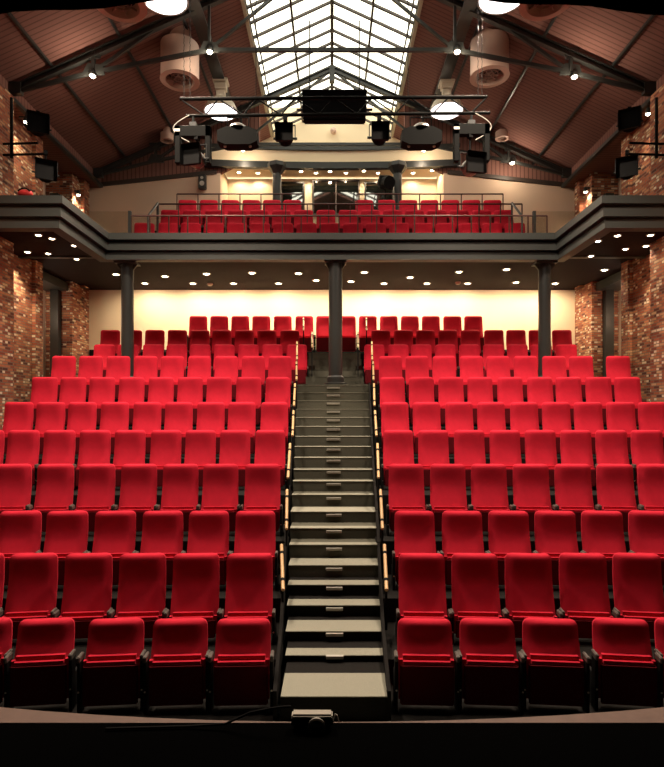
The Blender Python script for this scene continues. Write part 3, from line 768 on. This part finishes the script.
def clamp_to(o, base, topz, mt='black'):
    m = MB(); m.tube((0, 0, base), (0, 0, topz), .012, n=8); m.box(-.03, -.03, topz-.05, .03, .03, topz+.02, .006); m.build('clamp', mt, o)
def fresnel(px, py, d, r, label, ztop, rz=0, chrome=False):
    """short theatre lantern: can body, square barn doors towards the stage, yoke and clamp"""
    p = P(px, py, d-.14); o = empty('stage_light', p, rz); tag(o, label, 'stage light', 'stage lights on the lighting bar' if d == DB else None)
    s = r
    m = MB(); m.lathe([(s*.55, -.22), (s*.85, -.19), (s*.9, -.02), (s*.85, 0)], c=(0, 0, 0), n=20, axis='Y')
    for k in range(4): m.lathe([(s*.93, -.05-.035*k), (s*.93, -.065-.035*k)], n=20, axis='Y')
    m.build('body', 'chrome' if chrome else 'black', o)
    m = MB(); q = s*1.0; e = s*1.12
    for (A, B) in (((-q, -q), (q, -q)), ((q, -q), (q, q)), ((q, q), (-q, q)), ((-q, q), (-q, -q))):
        f = e/q
        m.prism([(A[0], 0, A[1]), (B[0], 0, B[1]), (B[0]*f, -.09, B[1]*f), (A[0]*f, -.09, A[1]*f)], (.0, .004, .0))
    m.box(-q, -.02, -q, q, .0, q)
    m.build('barn_door', 'black', o)
    m = MB()
    for sx in (-1, 1): m.bar((sx*(s+.03), .14, -.02), (sx*(s+.03), .14, s+.08), .012, .03); m.tube((sx*(s*.85), .14, 0), (sx*(s+.06), .14, 0), .018)
    m.bar((-s-.03, .14, s+.08), (s+.03, .14, s+.08), .03, .012); m.build('yoke', 'steel', o)
    m = MB(); zt = ztop-p.z
    m.tube((0, .14, s+.08), (0, .14, max(zt, s+.12)), .012, n=8); m.box(-.03, .10, max(zt, s+.12)-.06, .03, .18, max(zt, s+.12)+.01); m.build('clamp', 'black', o)
    return o
zb_bar = b0.z-.02
fresnel(284.5, 134, DB, .118, 'black stage light with square barn door, left of the hanging box', zb_bar)
fresnel(380, 133, DB, .118, 'black stage light with square barn door, right of the hanging box', zb_bar)
def flood(px, py, label):
    p = P(px, py, DB); o = empty('flood_light', p); tag(o, label, 'stage light', 'wide floods on the lighting bar')
    w = .30
    m = MB(); m.prism([(-w*.55, 0, .12), (w*.55, 0, .12), (w, 0, .06), (w, 0, -.10), (w*.6, 0, -.15), (-w*.6, 0, -.15), (-w, 0, -.10), (-w, 0, .06)], (0, .22, 0)); m.build('hood', 'rig', o)
    m = MB(); m.lathe([(.14, .12), (.13, .15), (.08, .185), (.001, .19)], c=(0, .1, 0), n=20); m.build('reflector_top', 'chrome', o)
    for s in (-1, 1):
        m = MB(); m.sphere((s*.19, .05, -.16), .022); m.build('knob', 'alu', o)
    m = MB(); m.bar((-.16, .1, .08), (-.16, .1, .30), .012, .03); m.bar((.16, .1, .08), (.16, .1, .30), .012, .03); m.bar((-.16, .1, .30), (.16, .1, .30), .03, .012); m.build('yoke', 'black', o)
    m = MB(); m.tube((0, .1, .3), (0, .03, zb_bar-p.z), .012, n=8); m.build('clamp', 'black', o)
flood(237, 134, 'wide black flood light on the bar, left of the skylight')
flood(422, 134, 'wide black flood light on the bar, right of the skylight')
def framed(px0, py0, px1, py1, lx, ly, sgn, label, lab2):
    a = P(px0, py1, DB); b = P(px1, py0, DB); cx = (a.x+b.x)/2
    o = empty('yoke_frame', (cx, DB, b.z)); tag(o, label, 'hanging frame', 'square frames hanging from the lighting bar')
    w = (b.x-a.x)/2; h = b.z-a.z; t = .10
    m = MB(); m.box(-w, -.05, -h, -w+t*.8, .06, 0, .006); m.box(w-t*.8, -.05, -h, w, .06, 0, .006); m.box(-w, -.05, -t*1.6, w, .06, 0, .006); m.build('square_frame', 'rig', o)
    m = MB(); m.box(-w-.005, -.055, -.09, -w+.08, -.05, -.05); m.build('sticker', 'white', o)
    m = MB(); m.tube((0, 0, 0), (0, 0, zb_bar-b.z+.03), .02, n=8); m.box(-.05, -.04, 0, .05, .04, .06); m.build('clamp', 'steel', o)
    m = MB(); pts = []
    for k in range(9):
        t2 = k/8; pts.append(Vector((sgn*(w*.2+w*.9*math.sin(PI*t2)), -.03, .16-.40*t2)))
    m.path(pts, .009, n=6); m.build('cable', 'steel_l', o)
    fresnel(lx, ly, DB, .135, lab2, b.z-.14, rz=.25*sgn, chrome=True)
framed(175.5, 127, 211, 164, 192.5, 156, -1, 'dark square frame hanging at the left end of the lighting bar', 'chrome stage light with black barn door inside the left square frame')
framed(453.5, 125, 489, 162, 474.5, 164, 1, 'dark square frame hanging at the right end of the lighting bar', 'chrome stage light with black barn door inside the right square frame')

# side-wall pipes and lanterns
for sx, nm, px, l1, l2 in ((-1, 'left', 11.5, (38, 124), (46, 171)), (1, 'right', 656.5, (629.5, 120), (627, 168))):
    d = 10.2; t = P(px, 98, d); b = P(px, 158, d)
    o = empty('lighting_pipe', (t.x, d, b.z)); tag(o, f'vertical black pipe with two arms on the {nm} brick wall', 'pipe stand')
    H = t.z-b.z
    m = MB(); m.tube((0, 0, 0), (0, 0, H), .028, n=10); m.build('upright', 'black', o)
    for k, pl in enumerate((l1, l2)):
        q = P(pl[0], pl[1], d); zz = P(0, 144 if k == 0 else 155, d).z-b.z
        m = MB(); m.tube((sx*.15, 0, zz), (q.x-t.x, 0, zz+.02), .022, n=8); m.build('arm', 'black', o)
    ztop = P(0, 143, d).z
    fresnel(l1[0], l1[1], d, .16, f'upper black stage light on the pipe on the {nm} brick wall', P(0, 143, d).z, rz=.5*sx*-1)
    m = MB()
    fresnel(l2[0], l2[1], d, .16, f'lower black stage light on the pipe on the {nm} brick wall', P(0, 152, d).z, rz=.5*sx*-1)

# ------------------------------------------------------------------ small things
p = P(203, 190, 15.0); o = empty('wall_speaker', (p.x, 14.93, p.z)); tag(o, 'small dark loudspeaker mounted on the beige wall left of the balcony recess', 'speaker')
m = MB(); m.box(-.10, -.06, 0, .10, .10, .38, .02, 2); m.build('cabinet', 'steel', o)
for z, r in ((.13, .065), (.28, .04)):
    m = MB(); m.lathe([(r, .06), (r*.9, .068), (r*.3, .062), (.001, .064)], c=(0, 0, z), n=20, axis='Y'); m.build('cone', 'steel_l', o)
p = P(333.5, 131, 16.95); m = MB(); m.lathe([(.09, -.05), (.09, .06), (.05, .12), (.001, .13)], n=16, axis='Y'); m.sphere((0, -.12, -.05), .07)
tag(m.build('sensor_head', 'vent', loc=(p.x, 16.94, p.z)), 'small round sensor on the cream gable wall below the skylight', 'sensor')
# followspot silhouette
p = P(385, 200, 14.45); o = empty('followspot', (p.x, 14.45, bal[2][3]+EYE)); tag(o, 'black followspot on a stand in front of the right balcony window', 'followspot')
hh = P(385, 184, 14.45).z-bal[2][3]-EYE
m = MB(); m.tube((0, 0, 0), (0, 0, hh), .025, n=8); m.build('stand', 'black', o)
m = MB(); m.tube((.10, -.22, hh-.05), (-.05, .14, hh+.08), .16, n=16); m.box(-.16, -.1, hh, .14, .16, hh+.2, .03); m.build('body', 'black', o)
m = MB(); m.bar((-.16, 0, hh-.14), (-.16, 0, hh+.1), .02, .04); m.bar((.2, 0, hh-.14), (.2, 0, hh+.1), .02, .04); m.bar((-.16, 0, hh-.14), (.2, 0, hh-.14), .04, .02); m.build('yoke', 'black', o)
# red bag on the left gallery ledge
p = P(19, 198, 9.12)
o = empty('red_bag', (p.x-.05, 9.4, EYE+3.60)); tag(o, 'small red bag with a black strap lying on the left gallery ledge', 'bag')
m = MB(); m.sphere((0, 0, .065), .1, (1.3, .7, .65)); m.build('pouch', 'redbag', o)
m = MB(); m.path([Vector((-.10+.03*k, -.05, .09+.05*math.sin(PI*k/7))) for k in range(8)], .012, n=6); m.build('strap', 'cable', o)

# ------------------------------------------------------------------ stage
ZST = EYE-1.55
far = []
for i in range(25):
    X = -3.6+7.2*i/24
    far.append((X, 2.80+.14*min(1.6, (X/1.74)**2), ZST))
m = MB(); m.prism([(-3.6, 2.3, ZST)] + far + [(3.6, 2.3, ZST)], (0, 0, -.06)); struct(m.build('floor', 'stagewood'))
m = MB(); m.box(-3.6, -4, ZST-.06, 3.6, 2.79, ZST+.002); struct(m.build('floor', 'blackout'))
m = MB(); pts = [(x, y-.02, ZST-.06) for x, y, z in far]
for a, b in zip(pts, pts[1:]): m.prism([a, b, (b[0], b[1], 0), (a[0], a[1], 0)], (0, -.05, 0))
struct(m.build('wall_front', 'blackout'))
# black stage border above
m = MB(); n = 48; low = []
for i in range(n+1):
    X = -5.2+10.4*i/n; px = X/4.2*FL+CX
    y = 12.5-((332-abs(px-337)) / 155.0)*12.5 if abs(px-337) < 332 else 12.5+(abs(px-337)-332)*.08
    low.append((X, 4.2+.02*math.sin(i*1.3), (HY-y)/FL*4.2+EYE))
for a, b in zip(low, low[1:]): m.prism([a, b, (b[0], b[1], EYE+6.3), (a[0], a[1], EYE+6.3)], (0, .02, 0))
tag(m.build('stage_border', 'blackout'), 'black stage border curtain cutting across the top corners of the view', 'curtain')
# projector
d = 2.71; a = P(291, 0, d); b = P(333, 0, d); cx = (a.x+b.x)/2; w = (b.x-a.x)/2
h = P(0, 710, d+.05).z-ZST
o = empty('stage_projector', (cx, d, ZST+.003)); tag(o, 'small dark projector with silver top standing on the stage edge', 'projector')
m = MB(); m.box(-w, 0, .012, w, .055, h-.012, .012, 3); m.smooth = True; m.build('body', 'black', o)
m = MB(); m.box(-w+.002, -.002, h-.022, w-.002, .055, h, .008, 3); m.smooth = True; m.build('top_cover', 'silver', o)
m = MB(); m.lathe([(.043, .004), (.043, .014), (.036, .018), (.033, .008)], c=(.022, 0, h-.052), n=28, axis='Y'); m.build('lens_ring', 'silver', o)
m = MB(); m.lathe([(.034, .004), (.02, .012), (.001, .014)], c=(.022, 0, h-.052), n=24, axis='Y'); m.build('lens', 'mirror', o)
for sx in (-1, 1):
    m = MB(); m.tube((sx*w*.7, .05, 0), (sx*w*.7, .05, .014), .012); m.build('foot', 'cable', o)
m = MB(); pts = [Vector((a.x-.0, 2.70, ZST+.13)), Vector((a.x-.04, 2.7, ZST+.128)), Vector((a.x-.10, 2.71, ZST+.115)), Vector((a.x-.2, 2.72, ZST+.09)), Vector((a.x-.32, 2.73, ZST+.03)), Vector((a.x-.5, 2.74, ZST+.012)), Vector((a.x-.9, 2.72, ZST+.012))]
m.path(pts, .006); tag(m.build('projector_cable', 'cable'), 'black cable running left from the projector across the stage', 'cable')
m = MB(); m.path([Vector((b.x, 2.78, ZST+.01)), Vector((b.x+.012, 2.78, ZST+.05)), Vector((b.x+.02, 2.78, ZST+.045)), Vector((b.x+.03, 2.78, ZST+.01))], .003)
tag(m.build('wire_clip', 'steel_l'), 'thin loop of wire beside the projector on the stage edge', 'wire')

# ------------------------------------------------------------------ added fill lamps above the view, shaped as bell lamps, to brighten the seats
for sx, nm in ((-1, 'left'), (1, 'right')):
    hibay(CX+sx*2.62/5.3*FL, HY-6.6/5.3*FL, 5.3, .40, f'added fill lamp just behind the stage border on the {nm}, out of the picture', 800)
    a = bpy.data.lights.new('opening_fill', 'POINT'); a.energy = 14; a.color = (1, .8, .6); a.shadow_soft_size = .1  # unseen fill light, added to brighten the beige wall in the side opening
    l = bpy.data.objects.new('opening_fill', a); C.objects.link(l); l.location = (sx*6.9, 13.1, EYE+2.4)
    hibay(CX+sx*2.62/7.0*FL, HY-6.6/7.0*FL, 7.0, .40, f'added fill lamp above the front rows on the {nm}, out of the picture', 1900)

# ------------------------------------------------------------------ world, camera
w = bpy.data.worlds.new('World'); bpy.context.scene.world = w; w.use_nodes = True
w.node_tree.nodes['Background'].inputs[0].default_value = (1, .97, .88, 1); w.node_tree.nodes['Background'].inputs[1].default_value = 4.0
cam = bpy.data.cameras.new('camera'); co = bpy.data.objects.new('camera', cam); C.objects.link(co)
co.location = (0, 0, EYE); co.rotation_euler = (PI/2, 0, 0)
cam.sensor_fit = 'HORIZONTAL'; cam.sensor_width = 36; cam.lens = FL/664*36
cam.shift_y = (HY-383.5)/664; cam.clip_start = .05
bpy.context.scene.camera = co
vs = bpy.context.scene.view_settings
vs.view_transform = 'Standard'; vs.look = 'None'; vs.gamma = 1; vs.use_curve_mapping = False; vs.exposure = 0
